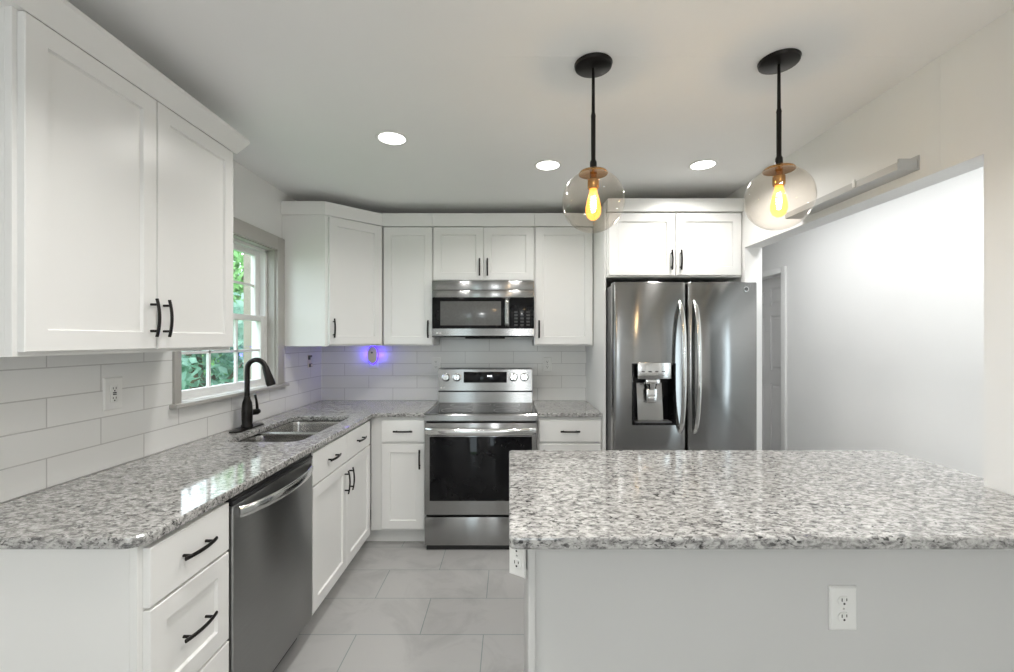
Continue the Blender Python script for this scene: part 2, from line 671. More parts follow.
# glazed door and window of the dining end behind the camera
g = group_empty('door_2')
m = MB()
for x in (rx0, rx1 - 0.06):
    m.box(x, x + 0.06, YR - 0.09, YR - 0.03, 0, rz1)
for z in (0.0, rz1 - 0.09):
    m.box(rx0, rx1, YR - 0.09, YR - 0.03, z, z + 0.09)
struct('frame', m, TRIMW, g, smooth=False)
struct('pane', MB().box(rx0 + 0.05, rx1 - 0.05, YR - 0.065, YR - 0.06, 0.05, rz1 - 0.05), PANE, g, smooth=False)
g = group_empty('window_3')
m = MB()
for x in (qx0, (qx0 + qx1) / 2 - 0.02, qx1 - 0.04):
    m.box(x, x + 0.04, YR - 0.09, YR - 0.03, qz0, qz1)
for z in (qz0, (qz0 + qz1) / 2 - 0.02, qz1 - 0.05):
    m.box(qx0, qx1, YR - 0.09, YR - 0.03, z, z + 0.05)
struct('frame', m, TRIMW, g, smooth=False)
struct('pane', MB().box(qx0 + 0.02, qx1 - 0.02, YR - 0.065, YR - 0.06, qz0 + 0.02, qz1 - 0.02), PANE, g, smooth=False)
# sidelight in the hall
g = group_empty('window_2')
m = MB()
m.box(XH + 0.01, XH + 0.07, sy0, sy0 + 0.035, sz0, sz1)
m.box(XH + 0.01, XH + 0.07, sy1 - 0.035, sy1, sz0, sz1)
m.box(XH + 0.01, XH + 0.07, sy0, sy1, sz0, sz0 + 0.04)
m.box(XH + 0.01, XH + 0.07, sy0, sy1, sz1 - 0.04, sz1)
struct('frame', m, TRIMW, g, smooth=False)
struct('pane', MB().box(XH + 0.035, XH + 0.04, sy0 + 0.02, sy1 - 0.02, sz0 + 0.02, sz1 - 0.02), PANE, g, smooth=False)

# drywall joint across the ceiling and down the right wall
struct('trim_1', MB().box(-0.05, XR, 1.590, 1.594, ZC - 0.0005, ZC), CEILP, smooth=False)
struct('trim_2', MB().box(XR - 0.0006, XR, 1.586, 1.592, ZO, ZC), WALLP, smooth=False)
# baseboard of the hall
struct('baseboard_hall', MB().box(XH - 0.014, XH, sy1, dy0 - 0.09, 0, 0.1, 0.003), TRIMW, smooth=False)
struct('baseboard_rear', MB().box(XL, XL + 0.014, YR, 1.08, 0, 0.1, 0.003), TRIMW, smooth=False)

# tile splash on both walls
TT = 0.008
m = MB()
m.box(XL, XL + TT, 0.95, YB, 0.915, 1.098)
m.box(XL, XL + TT, 0.95, 2.035, 1.098, 1.374)
m.box(XL, XL + TT, 3.032, YB, 1.098, 1.374)
struct('wall_left_tile', m, TILEL, smooth=False)
m = MB()
m.box(XL + TT, 0.642, YB - TT, YB, 0.915, 1.374)
m.box(-0.575, 0.19, YB - TT, YB, 1.374, 1.46)
struct('wall_back_tile', m, TILEB, smooth=False)

# kitchen window: casing, sill, two sashes with a three by two grid each
win = group_empty('window_1')
cx0, cx1 = XL + 0.0, XL + 0.020
m = MB()
m.box(cx0, cx1, 2.035, wy0, 1.118, wz1 + 0.088, 0.003)
m.box(cx0, cx1, wy1, 3.032, 1.118, wz1 + 0.088, 0.003)
m.box(cx0, cx1, wy0, wy1, wz1, wz1 + 0.088, 0.003)
struct('window_casing', m, TRIMG, win)
m = MB()
m.box(XL - 0.05, XL, wy0, wy0 + 0.008, wz0, wz1)
m.box(XL - 0.05, XL, wy1 - 0.008, wy1, wz0, wz1)
m.box(XL - 0.05, XL, wy0, wy1, wz1 - 0.008, wz1)
struct('window_jamb', m, TRIMG, win, smooth=False)
struct('window_sill', MB().box(XL - 0.05, XL + 0.045, 2.015, 3.05, 1.098, 1.118, 0.004), TRIMG, win)
m = MB()
fx0, fx1 = XL - 0.14, XL - 0.05
m.box(fx0, fx1, wy0, wy0 + 0.03, wz0, wz1)
m.box(fx0, fx1, wy1 - 0.03, wy1, wz0, wz1)
m.box(fx0, fx1, wy0, wy1, wz1 - 0.025, wz1)
m.box(fx0, fx1, wy0, wy1, wz0 - 0.02, wz0 + 0.012)
struct('window_frame', m, TRIMW, win, smooth=False)


def sash(name, x0, z0, z1, top, bot):
    a, b = wy0 + 0.03, wy1 - 0.03
    st = 0.045
    m = MB()
    m.box(x0, x0 + 0.032, a, a + st, z0, z1, 0.002)
    m.box(x0, x0 + 0.032, b - st, b, z0, z1, 0.002)
    m.box(x0, x0 + 0.032, a + st, b - st, z1 - top, z1, 0.002)
    m.box(x0, x0 + 0.032, a + st, b - st, z0, z0 + bot, 0.002)
    s = struct(name, m, TRIMW, win)
    m = MB()
    y0, y1, g0, g1 = a + st, b - st, z0 + bot, z1 - top
    for k in (1, 2):
        y = y0 + (y1 - y0) * k / 3
        m.box(x0 + 0.008, x0 + 0.024, y - 0.007, y + 0.007, g0, g1)
    z = (g0 + g1) / 2
    m.box(x0 + 0.008, x0 + 0.024, y0, y1, z - 0.007, z + 0.007)
    struct('muntin_grid', m, TRIMW, s, smooth=False)
    struct('pane', MB().box(x0 + 0.014, x0 + 0.018, y0 - 0.005, y1 + 0.005, g0 - 0.005, g1 + 0.005), PANE, s, smooth=False)


sash('lower_sash', XL - 0.085, wz0 + 0.012, 1.572, 0.035, 0.03)
sash('upper_sash', XL - 0.12, 1.538, wz1 - 0.025, 0.03, 0.035)

# hall door: six panels, in its casing
dr = group_empty('door_1')
m = MB()
ex = XH + 0.09
sw, pw = 0.105, 0.0
W_ = dy1 - dy0
DR = MB()
DR.box(0, W_, 0.012, 0.045, 0.01, dzt - 0.005)
xs = [(0.0, 0.11), (W_ / 2 - 0.05, W_ / 2 + 0.05), (W_ - 0.11, W_)]
for a, b in xs:
    DR.box(a, b, 0, 0.0121, 0.01, dzt - 0.005)
zr = [(0.01, 0.24), (0.98, 1.115), (1.66, 1.76), (1.93, dzt - 0.005)]
for a, b in zr:
    for (x0, x1) in ((xs[0][1], xs[1][0]), (xs[1][1], xs[2][0])):
        DR.box(x0, x1, 0, 0.0121, a, b)
for (z0, z1) in ((0.24, 0.98), (1.115, 1.66), (1.76, 1.93)):
    for (x0, x1) in ((xs[0][1], xs[1][0]), (xs[1][1], xs[2][0])):
        DR.rings(x0 + 0.018, x1 - 0.018, z0 + 0.018, z1 - 0.018, [(0, 0.0125), (0.02, 0.003)])
o = struct('door_leaf', DR, DOORG, dr, smooth=False)
o.location = (ex, dy1, 0)
o.rotation_euler = (0, 0, -PI / 2)
m = MB()
m.box(XH - 0.016, XH, dy0 - 0.07, dy0, 0, dzt + 0.052, 0.003)
m.box(XH - 0.016, XH, dy1, dy1 + 0.07, 0, dzt + 0.052, 0.003)
m.box(XH - 0.016, XH, dy0, dy1, dzt, dzt + 0.052, 0.003)
struct('door_casing', m, TRIMW, dr)
kb = MB().lathe([(0.0, 0.0), (0.022, 0.0), (0.022, 0.006), (0.01, 0.012), (0.01, 0.03), (0.026, 0.042), (0.026, 0.055), (0.0, 0.064)], seg=20, axis='Y')
o = struct('door_knob', kb, CHROME, dr)
o.location = (ex, dy1 - 0.06, 0.95)
o.rotation_euler = (0, 0, -PI / 2)

# ------------------------------------------------------------------ cabinet pieces


def pull_mesh():
    m = MB()
    L, pr = 0.066, 0.030
    pts, n = [], 14
    for i in range(n + 1):
        t = -1 + 2 * i / n
        pts.append((0, -pr + 0.009 * t * t, L * t))
    m.tube(pts, 1.0, seg=10, sec=(0.0062, 0.0042), up=(1, 0, 0))
    for s in (-1, 1):
        m.tube([(0, 0.0, s * 0.046), (0, -pr + 0.006, s * 0.046)], 0.0045, seg=10)
    o = m.build('handle', BRONZE)
    me = o.data
    bpy.data.objects.remove(o)
    return me


PULL = pull_mesh()


def pull(parent, x, z, horiz, y=-0.02, name='handle'):
    o = bpy.data.objects.new(name, PULL)
    C.objects.link(o)
    o.parent = parent
    o.location = (x, y, z)
    if horiz:
        o.rotation_euler = (0, PI / 2, 0)
    return o


def front(root, kind, x0, x1, z0, z1, style='shaker', h=None, rail=0.057):
    m = MB()
    if style == 'shaker':
        m.shaker(x0, x1, z0, z1, rail=rail)
    else:
        m.slab(x0, x1, z0, z1)
    d = m.build(kind, CABW, root, smooth=False)
    if h:
        pull(d, h[0], h[1], h[2])
    return d


def carcass(root, w, d, z0, z1, opens, stile=0.02):
    """box sides plus a face frame whose openings sit behind the fronts"""
    m = MB()
    m.box(0, w, 0.019, d, z0, z1, 0.001)
    m.build('carcass', CABW, root, smooth=False)
    m = MB()
    m.box(0, w, 0, 0.0188, z0, z1, 0.0008)
    return m.build('face_frame', CABW, root, smooth=False)


def kick(root, w, d, x0=0.0):
    return MB().box(x0, w, 0.055, d, 0, 0.1).build('toe_kick', CABW, root, smooth=False)


# ---- left run, base
XF = -0.955
DB = XF - XL - TT - 0.002
r = thing('base_cabinet', 'white drawer base cabinet at the near end of the left counter, three black pulls', 'cabinet', (XF, 1.13, 0), PI / 2)
carcass(r, 0.346, DB, 0.1, 0.884, None)
kick(r, 0.346, DB)
front(r, 'drawer', 0.017, 0.34, 0.716, 0.872, 'slab', (0.18, 0.796, True))
front(r, 'drawer', 0.017, 0.34, 0.418, 0.708, 'shaker', (0.18, 0.563, True))
front(r, 'drawer', 0.017, 0.34, 0.108, 0.410, 'shaker', (0.18, 0.26, True))

r = thing('base_cabinet', 'white sink base cabinet with two false drawers above two doors, beside the dishwasher', 'cabinet', (XF, 2.092, 0), PI / 2)
w = 0.895
m = MB()
m.box(0, w, 0.019, DB, 0.1, 0.60, 0.001)
m.box(0, 0.018, 0.019, DB, 0.60, 0.884)
m.box(w - 0.018, w, 0.019, DB, 0.60, 0.884)
m.build('carcass', CABW, r, smooth=False)
MB().box(0, w, 0, 0.0188, 0.1, 0.884, 0.0008).build('face_frame', CABW, r, smooth=False)
kick(r, w, DB)
hw = w / 2
front(r, 'false_drawer', 0.008, hw - 0.002, 0.716, 0.872, 'slab', (hw / 2 + 0.01, 0.796, True))
front(r, 'false_drawer', hw + 0.002, w - 0.02, 0.716, 0.872, 'slab', (hw * 1.5 - 0.01, 0.796, True))
front(r, 'door', 0.008, hw - 0.002, 0.105, 0.708, 'shaker', (hw - 0.035, 0.605, False))
front(r, 'door', hw + 0.002, w - 0.02, 0.105, 0.708, 'shaker', (hw + 0.035, 0.605, False))

# ---- back run, base
YF = 3.04
DBB = YB - TT - YF - 0.002
r = thing('base_cabinet', 'narrow white base cabinet in the corner left of the range', 'cabinet', (-0.953, YF, 0))
w = 0.378
m = MB()
m.box(0.0, w, 0.019, DBB, 0.1, 0.884, 0.001)
m.build('carcass', CABW, r, smooth=False)
m = MB()
m.box(0.0, w, 0, 0.0188, 0.1, 0.884, 0.0008)
m.build('face_frame', CABW, r, smooth=False)
kick(r, w, DBB, -0.06)
front(r, 'drawer', 0.078, w - 0.006, 0.716, 0.862, 'slab', ((0.078 + w) / 2, 0.79, True))
front(r, 'door', 0.078, w - 0.006, 0.118, 0.70, 'shaker', (w - 0.036, 0.60, False))

r = thing('base_cabinet', 'white base cabinet with one wide drawer between range and refrigerator', 'cabinet', (0.196, YF, 0))
w = 0.445
carcass(r, w, DBB, 0.1, 0.884, None)
kick(r, w, DBB)
front(r, 'drawer', 0.012, w - 0.012, 0.716, 0.862, 'slab', (w / 2, 0.79, True))
front(r, 'door', 0.012, w - 0.012, 0.118, 0.70, 'shaker', (0.045, 0.60, False))

# ---- upper cabinets
ZU0, ZU1 = 1.372, 2.286
r = thing('wall_cabinet', 'large white two-door wall cabinet on the left wall, before the window', 'cabinet', (-1.26, 1.115, 0), PI / 2)
w, d = 0.872, -1.26 - XL - 0.002
m = MB()
m.box(0, w, 0.019, d, 1.40, ZU1, 0.001)
m.box(0.018, w - 0.018, 0.019, 0.036, ZU0, 1.40)
m.box(0, 0.018, 0.019, d, ZU0, 1.40)
m.box(w - 0.018, w, 0.019, d, ZU0, 1.40)
m.build('carcass', CABW, r, smooth=False)
MB().box(0, w, 0, 0.0188, ZU0, ZU1, 0.0008).build('face_frame', CABW, r, smooth=False)
front(r, 'door', 0.012, 0.435, 1.384, 2.258, 'shaker', (0.435 - 0.026, 1.492, False))
front(r, 'door', 0.439, w - 0.006, 1.384, 2.258, 'shaker', (0.439 + 0.026, 1.492, False))
# crown with a sloped face that returns at both ends
m = MB()
bm = m.bm
prof = [(0.0, 2.262), (0.018, 2.262), (0.026, 2.275), (0.056, 2.325), (0.056, 2.34), (0.0, 2.34)]
rows = []
for o_, z in prof:
    rows.append([bm.verts.new(p) for p in ((-o_, d, z), (-o_, -o_ - 0.0, z), (w + o_, -o_, z), (w + o_, d, z))])
for a, b in zip(rows, rows[1:] + rows[:1]):
    for i in range(3):
        bm.faces.new((a[i], a[i + 1], b[i + 1], b[i]))
for i in (0, 3):
    bm.faces.new([q[i] for q in rows])
m.build('crown_molding', CABW, r, smooth=False)

# diagonal corner cabinet
P0 = Vector((-1.268, 3.03))
ang = PI / 4
r = thing('wall_cabinet', 'white diagonal corner wall cabinet with one door, right of the window', 'cabinet', (P0.x, P0.y, 0), ang)


def loc2(x, y):
    v = Vector((x, y)) - P0
    c, s = math.cos(-ang), math.sin(-ang)
    return (v.x * c - v.y * s, v.x * s + v.y * c)


e = 0.002
XD = -0.963
poly = [(XL + e, YB - e), (XL + e, 3.03), (-1.268, 3.03), (XD, 3.335), (XD, YB - e)]
m = MB()
m.prism([loc2(*p) for p in poly], ZU0, ZU1)
m.build('carcass', CABW, r, smooth=False)
L = math.hypot(XD + 1.268, 0.305)
front(r, 'door', 0.022, L - 0.014, 1.384, 2.266, 'shaker', (0.05, 1.497, False))
q = 0.016
poly = [(XL + e, 3.335), (XL + e, 3.03 - q), (-1.268 + q * 0.414, 3.03 - q), (XD + q * 0.414, 3.335 - q - 0.004), (XD + q * 0.414, 3.45), (-1.2, 3.45)]
MB().prism([loc2(*p) for p in poly], 2.275, 2.366).build('crown_fascia', CABW, r, smooth=False)

YU = 3.355


def upper(label, x0, x1, z0, doors, depth=YB - 0.002 - YU, y=YU, ct=2.372, cz=2.275, zd=2.27):
    r = thing('wall_cabinet', label, 'cabinet', (x0, y, 0))
    w = x1 - x0
    carcass(r, w, depth, z0, ZU1, None)
    for a, b, hx, hz in doors:
        front(r, 'door', a, b, z0 + 0.010, zd, 'shaker', (hx, hz, False))
    MB().box(0, w, -0.036, 0.14, cz, ct, 0.001).build('crown_fascia', CABW, r, smooth=False)
    return r


upper('white single-door wall cabinet between the corner cabinet and the microwave', XD + 0.006, -0.578, ZU0, [(0.006, 0.374, 0.374 - 0.028, 1.497)])
upper('short white two-door wall cabinet above the microwave', -0.577, 0.192, 1.858, [(0.004, 0.383, 0.383 - 0.028, 1.965), (0.386, 0.764, 0.386 + 0.028, 1.965)])
upper('white single-door wall cabinet right of the microwave, beside the refrigerator panel', 0.193, 0.640, ZU0, [(0.008, 0.440, 0.034, 1.497)])
upper('short deep white two-door cabinet above the refrigerator', 0.654, 1.552, 1.835, [(0.010, 0.452, 0.452 - 0.028, 1.945), (0.457, 0.892, 0.457 + 0.028, 1.945)],
      depth=YB - 0.002 - 2.945, y=2.945, ct=2.352, cz=2.266, zd=2.26)
o = MB().box(0.6425, 0.6525, 2.96, YB - 0.002, 0, 2.34, 0.001).build('refrigerator_enclosure', CABW, smooth=False)
tag(o, 'tall white side panel on the left of the refrigerator', 'panel')

# ------------------------------------------------------------------ granite
ZT = 0.915
sx0, sx1, sy0_, sy1_ = -1.41, -1.035, 2.165, 2.885
outer = rounded([(XL + TT + 0.001, 1.11), (-0.9275, 1.11), (-0.9275, 3.012), (-0.578, 3.012), (-0.578, YB - TT - 0.001), (XL + TT + 0.001, YB - TT - 0.001)],
                [0, 0.055, 0.012, 0, 0, 0])
hole = rounded([(sx0, sy0_), (sx1, sy0_), (sx1, sy1_), (sx0, sy1_)], [0.06, 0.06, 0.06, 0.06])
o = slab_from_outline('countertop', [outer, hole], 0.885, ZT, GRAN)
tag(o, 'long L-shaped grey speckled granite countertop with the sink, under the window', 'countertop')
o = slab_from_outline('countertop', [[(0.194, 3.012), (0.640, 3.012), (0.640, YB - TT - 0.001), (0.194, YB - TT - 0.001)]], 0.885, ZT, GRAN)
tag(o, 'short granite countertop piece between range and refrigerator', 'countertop')
ZI = 0.938
isl = rounded([(0.0, 1.063), (XR - 0.001, 1.063), (XR - 0.001, YO0 + 0.001), (1.647, YO0 + 0.001), (1.647, 1.908), (0.0, 1.908)], [0.018, 0, 0, 0, 0.03, 0.018])
o = slab_from_outline('island_countertop', [isl], ZI - 0.031, ZI, GRAN)
tag(o, 'big polished granite slab on top of the island, beneath the globe pendants', 'countertop')
r = thing('kitchen_island', 'plain white island base under the big granite slab, with an outlet on its front', 'island', (0.052, 1.175, 0))
wI = XR - 0.052 - 0.001
MB().box(0.012, wI, 0.012, 0.69, 0, ZI - 0.031).build('body', ISLP, r, smooth=False)
m = MB()
m.box(0, 0.018, 0.0, 0.012, 0.0, ZI - 0.032, 0.002)
m.box(0, 0.012, 0.0122, 0.10, 0.0, ZI - 0.032, 0.002)
m.build('corner_trim', ISLP, r)
MB().box(0.02, wI, 0.0, 0.0118, 0.0, 0.10, 0.002).build('baseboard', ISLP, r)

# ------------------------------------------------------------------ sink and faucet
r = thing('sink', 'stainless undermount double-bowl sink set in the granite below the window', 'sink', (0, 0, 0))


def bowl(x0, x1, y0, y1, zt, zb, name):
    m = MB()
    bm = m.bm
    rim = rounded([(x0, y0), (x1, y0), (x1, y1), (x0, y1)], [0.05] * 4)
    rings = []
    cx, cy = (x0 + x1) / 2, (y0 + y1) / 2
    for k, z in ((1.0, zt), (0.985, zt - 0.02), (0.96, zb + 0.03), (0.90, zb + 0.006), (0.8, zb), (0.12, zb - 0.004)):
        rings.append([bm.verts.new((cx + (x - cx) * k, cy + (y - cy) * k, z)) for x, y in rim])
    for a, b in zip(rings, rings[1:]):
        n = len(a)
        for i in range(n):
            bm.faces.new((a[i], a[(i + 1) % n], b[(i + 1) % n], b[i]))
    bm.faces.new(rings[-1])
    o = m.build(name, SINKM, r)
    mm = MB().lathe([(0.0, 0.0), (0.038, 0.0), (0.042, 0.003), (0.030, 0.004), (0.012, 0.001), (0.0, 0.001)], (cx, cy, zb - 0.003), 24)
    mm.build('drain', CHROME, o)
    return o


bowl(sx0 - 0.006, sx1 + 0.006, sy0_ - 0.006, 2.475, 0.878, 0.70, 'bowl')
bowl(sx0 - 0.006, sx1 + 0.006, 2.500, sy1_ + 0.006, 0.878, 0.68, 'bowl')
m = MB()
m.box(sx0 + 0.001, sx1 - 0.001, 2.472, 2.503, 0.855, 0.894, 0.008, 3)
m.build('divider', SINKM, r)
m = MB()
m.box(sx0 - 0.03, sx0 - 0.007, sy0_ - 0.03, sy1_ + 0.03, 0.876, 0.884)
m.box(sx1 + 0.007, sx1 + 0.03, sy0_ - 0.03, sy1_ + 0.03, 0.876, 0.884)
m.box(sx0 - 0.03, sx1 + 0.03, sy0_ - 0.03, sy0_ - 0.007, 0.876, 0.884)
m.box(sx0 - 0.03, sx1 + 0.03, sy1_ + 0.007, sy1_ + 0.03, 0.876, 0.884)
m.build('rim_flange', SINKM, r, smooth=False)

fx, fy = -1.482, 2.49
r = thing('faucet', 'black gooseneck kitchen faucet with side lever behind the sink', 'faucet', (fx, fy, ZT + 0.0005))
m = MB()
m.prism(rounded([(-0.032, -0.135), (0.032, -0.135), (0.032, 0.135), (-0.032, 0.135)], [0.031] * 4, 8), 0, 0.007)
m.build('deck_plate', BRONZE, r)
m = MB()
m.lathe([(0.0, 0.007), (0.031, 0.007), (0.032, 0.016), (0.027, 0.026), (0.0285, 0.06), (0.029, 0.10), (0.025, 0.145), (0.017, 0.168), (0.0155, 0.18), (0.0, 0.18)], seg=28)
m.build('body', BRONZE, r)
m = MB()
pts = [(0, 0, 0.175), (0, 0, 0.22), (0, 0, 0.27), (0.0, 0, 0.322)]
R = 0.052
for k in range(1, 15):
    a = PI - k * (PI * 0.93) / 14
    pts.append((R + R * math.cos(a), 0, 0.335 + R * math.sin(a)))
m.tube(pts, 0.014, seg=16)
m.build('spout', BRONZE, r)
ex_, ez_ = pts[-1][0], pts[-1][2]
tx, tz = pts[-1][0] - pts[-2][0], pts[-1][2] - pts[-2][2]
ln_ = math.hypot(tx, tz)
tx, tz = tx / ln_, tz / ln_
m = MB()
m.tube([(ex_ + tx * t, 0, ez_ + tz * t) for t in (-0.004, 0.004, 0.045, 0.10, 0.11)], [0.016, 0.0175, 0.0205, 0.0245, 0.0215], seg=20)
m.build('spray_head', BRONZE, r)
m = MB()
m.tube([(0.005, 0.015, 0.085), (0.022, 0.062, 0.085), (0.026, 0.074, 0.086)], [0.016, 0.018, 0.013], seg=18)
m.tube([(0.022, 0.062, 0.095), (0.022, 0.060, 0.12), (0.020, 0.055, 0.155), (0.016, 0.048, 0.185)], [0.0085, 0.0075, 0.0065, 0.0075], seg=14)
m.build('lever_handle', BRONZE, r)

# ------------------------------------------------------------------ dishwasher
r = thing('dishwasher', 'stainless dishwasher under the left counter, between drawers and sink cabinet', 'dishwasher', (XF, 1.478, 0), PI / 2)
w = 0.611
MB().box(0.004, w - 0.004, 0.002, DB, 0.1, 0.882).build('tub', BLACKP, r, smooth=False)
d_ = MB().box(0.006, w - 0.006, -0.024, 0.0, 0.105, 0.853, 0.006, 3).build('door', STEELD, r)
m = MB()
pts = []
for i in range(21):
    t = -1 + i / 10
    pts.append((w / 2 + t * (w / 2 - 0.035), -0.029 - 0.052 * (1 - t * t) ** 0.7, 0.822))
m.tube(pts, 1.0, seg=14, sec=(0.019, 0.008), up=(0, 0, 1))
m.build('handle', CHROME, d_)
m = MB()
m.box(0.004, w - 0.004, -0.026, 0.0, 0.8535, 0.868, 0.003)
m.box(0.004, w - 0.004, -0.020, 0.0, 0.868, 0.8805, 0.002)
m.build('control_strip', BLACKP, r)
MB().box(0.004, w - 0.004, 0.05, 0.09, 0.0, 0.104).build('kick_plate', BLACKP, r, smooth=False)

# ------------------------------------------------------------------ range
r = thing('range', 'freestanding stainless electric range with black glass oven window', 'range', (-0.567, 2.953, 0))
w = 0.755
MB().box(0.003, w - 0.003, 0.046, 0.69, 0.03, 0.905).build('body', DARKG, r, smooth=False)
d_ = MB()
d_.box(0, w, 0.0, 0.045, 0.24, 0.858, 0.005)
od = d_.build('oven_door', STEEL, r)
MB().box(0.034, w - 0.034, -0.0035, 0.004, 0.335, 0.766, 0.002).build('oven_window', BLACKG, od)
m = MB()
pts = []
for i in range(25):
    t = -1 + i / 12
    pts.append((w / 2 + t * (w / 2 - 0.012), -0.006 - 0.045 * (1 - abs(t) ** 4) ** 0.8, 0.806))
m.tube(pts, 1.0, seg=18, sec=(0.024, 0.011), up=(0, 0, 1))
m.build('handle', CHROME, od)
MB().box(0, w, 0.0, 0.045, 0.035, 0.226, 0.005).build('storage_drawer', STEEL, r)
MB().box(0.01, w - 0.01, 0.02, 0.6, 0.0, 0.03).build('base', BLACKP, r, smooth=False)
m = MB()
m.extrude_x([(0.002, 0.872), (0.002, 0.908), (0.010, 0.917), (0.03, 0.917), (0.03, 0.872)], 0.0, w)
m.box(0.0, 0.022, 0.03, 0.55, 0.905, 0.917)
m.box(w - 0.022, w, 0.03, 0.55, 0.905, 0.917)
ct = m.build('cooktop_frame', STEEL, r, smooth=False)
MB().box(0.0225, w - 0.0225, 0.0305, 0.552, 0.906, 0.9165).build('cooktop_glass', BLACKG, r, smooth=False)
m = MB()
rg = DARKG
for (bx, by, br) in ((0.2, 0.17, 0.11), (0.55, 0.17, 0.09), (0.2, 0.42, 0.08), (0.55, 0.42, 0.10), (0.375, 0.44, 0.05)):
    m.lathe([(br - 0.002, 0.9166), (br, 0.9168), (br + 0.002, 0.9166)], (bx, by, 0), 40, 'Z', False)
m2 = m.build('burner_marking', DARKG, r)
bg = MB()
bg.extrude_x([(0.69, 0.906), (0.555, 0.906), (0.562, 0.999), (0.573, 0.999), (0.573, 1.011), (0.545, 1.013), (0.560, 1.180), (0.572, 1.187), (0.69, 1.187)], 0.003, w - 0.003)
bgo = bg.build('backguard', STEEL, r, smooth=False)
MB().box(0.003, w - 0.003, 0.560, 0.572, 1.0, 1.0105).build('vent_slot', BLACKP, bgo, smooth=False)
tilt = math.atan2(0.015, 0.167)


def on_guard(o, x, z):
    o.location = (x, 0.545 + (z - 1.013) * 0.015 / 0.167, z)
    o.rotation_euler = (-tilt, 0, 0)


o = MB().box(-0.172, 0.172, -0.003, 0.004, -0.043, 0.043, 0.002).build('control_display', BLACKG, bgo)
on_guard(o, w / 2, 1.118)
for kx in (0.066, 0.152, w - 0.152, w - 0.066):
    m = MB().lathe([(0.0, 0.0), (0.034, 0.0), (0.034, 0.006), (0.029, 0.008), (0.026, 0.026), (0.023, 0.029), (0.0, 0.029)], seg=28, axis='Y')
    m.box(-0.0045, 0.0045, -0.036, -0.028, -0.024, 0.024, 0.002)
    o = m.build('knob', CHROME, bgo)
    on_guard(o, kx, 1.118)
m = MB()
for x in (-0.014, -0.005, 0.006, 0.015):
    m.box(x - 0.003, x + 0.003, -0.0040, -0.0032, -0.006, 0.006)
o = m.build('clock_digit', DIGIT, bgo, smooth=False)
on_guard(o, w / 2 + 0.035, 1.128)
m = MB().lathe([(0, 0), (0.007, 0), (0.007, 0.001), (0, 0.001)], seg=20, axis='Y')
o = m.build('logo_emblem', WHITEP, bgo)
on_guard(o, 0.028, 1.036)
o = text('LG', 0.017, 'logo_letters', WHITEP, bgo, (0, 0, 0))
on_guard(o, 0.050, 1.036)
o.rotation_euler = (PI / 2 - tilt, 0, 0)

# ------------------------------------------------------------------ microwave
r = thing('microwave', 'stainless over-the-range microwave with dark door window', 'microwave', (-0.571, 3.262, 0))
w = 0.757
MB().box(0.002, w - 0.002, 0.035, 0.385, 1.437, 1.853).build('body', DARKG, r, smooth=False)
m = MB()
m.box(0, w, 0.0, 0.034, 1.786, 1.853, 0.003)
m.box(0, w, 0.004, 0.034, 1.731, 1.7845, 0.003)
m.build('vent_grille', STEEL, r)
dw = 0.575
dm = MB().box(0, dw, 0.0, 0.034, 1.500, 1.7295, 0.003).build('door', BLACKG, r)
MB().box(0.062, 0.512, -0.0015, 0.002, 1.523, 1.702, 0.001).build('door_window', WINGLS, dm)
m = MB()
pts = [(0.556, -0.004 - 0.024 * min(1, (1 - abs(t)) * 6), 1.615 + 0.105 * t) for t in [-1 + i / 10 for i in range(21)]]
m.tube(pts, 1.0, seg=14, sec=(0.016, 0.008), up=(1, 0, 0))
m.build('handle', STEEL, dm)
m = MB()
m.box(dw + 0.002, w, 0.0, 0.034, 1.500, 1.7295, 0.003)
cp = m.build('control_panel', BLACKG, r)
m = MB()
for i in range(3):
    for j in range(5):
        m.box(dw + 0.035 + i * 0.045, dw + 0.060 + i * 0.045, -0.0003, 0.001, 1.52 + j * 0.024, 1.534 + j * 0.024)
m.build('keypad', BLACKP, cp, smooth=False)
lowb = MB()
lowb.extrude_x([(0.0, 1.4995), (0.0, 1.447), (0.012, 1.437), (0.034, 1.437), (0.034, 1.4995)], 0, w)
lb = lowb.build('bottom_strip', STEEL, r, smooth=False)
MB().box(0.24, 0.54, 0.06, 0.3, 1.425, 1.437, 0.004).build('light_lens', BLACKP, r)
o = MB().lathe([(0, 0), (0.0065, 0), (0.0065, 0.001), (0, 0.001)], (0.038, 0.0, 1.467), 20, 'Y').build('logo_emblem', WHITEP, lb)
text('LG', 0.016, 'logo_letters', WHITEP, lb, (0.059, -0.0006, 1.467))

# ------------------------------------------------------------------ refrigerator
r = thing('refrigerator', 'tall stainless french-door refrigerator with water dispenser', 'refrigerator', (0.657, 2.745, 0))
w = 0.905
MB().box(0.004, w - 0.014, 0.095, 0.88, 0.03, 1.765).build('body', DARKG, r, smooth=False)


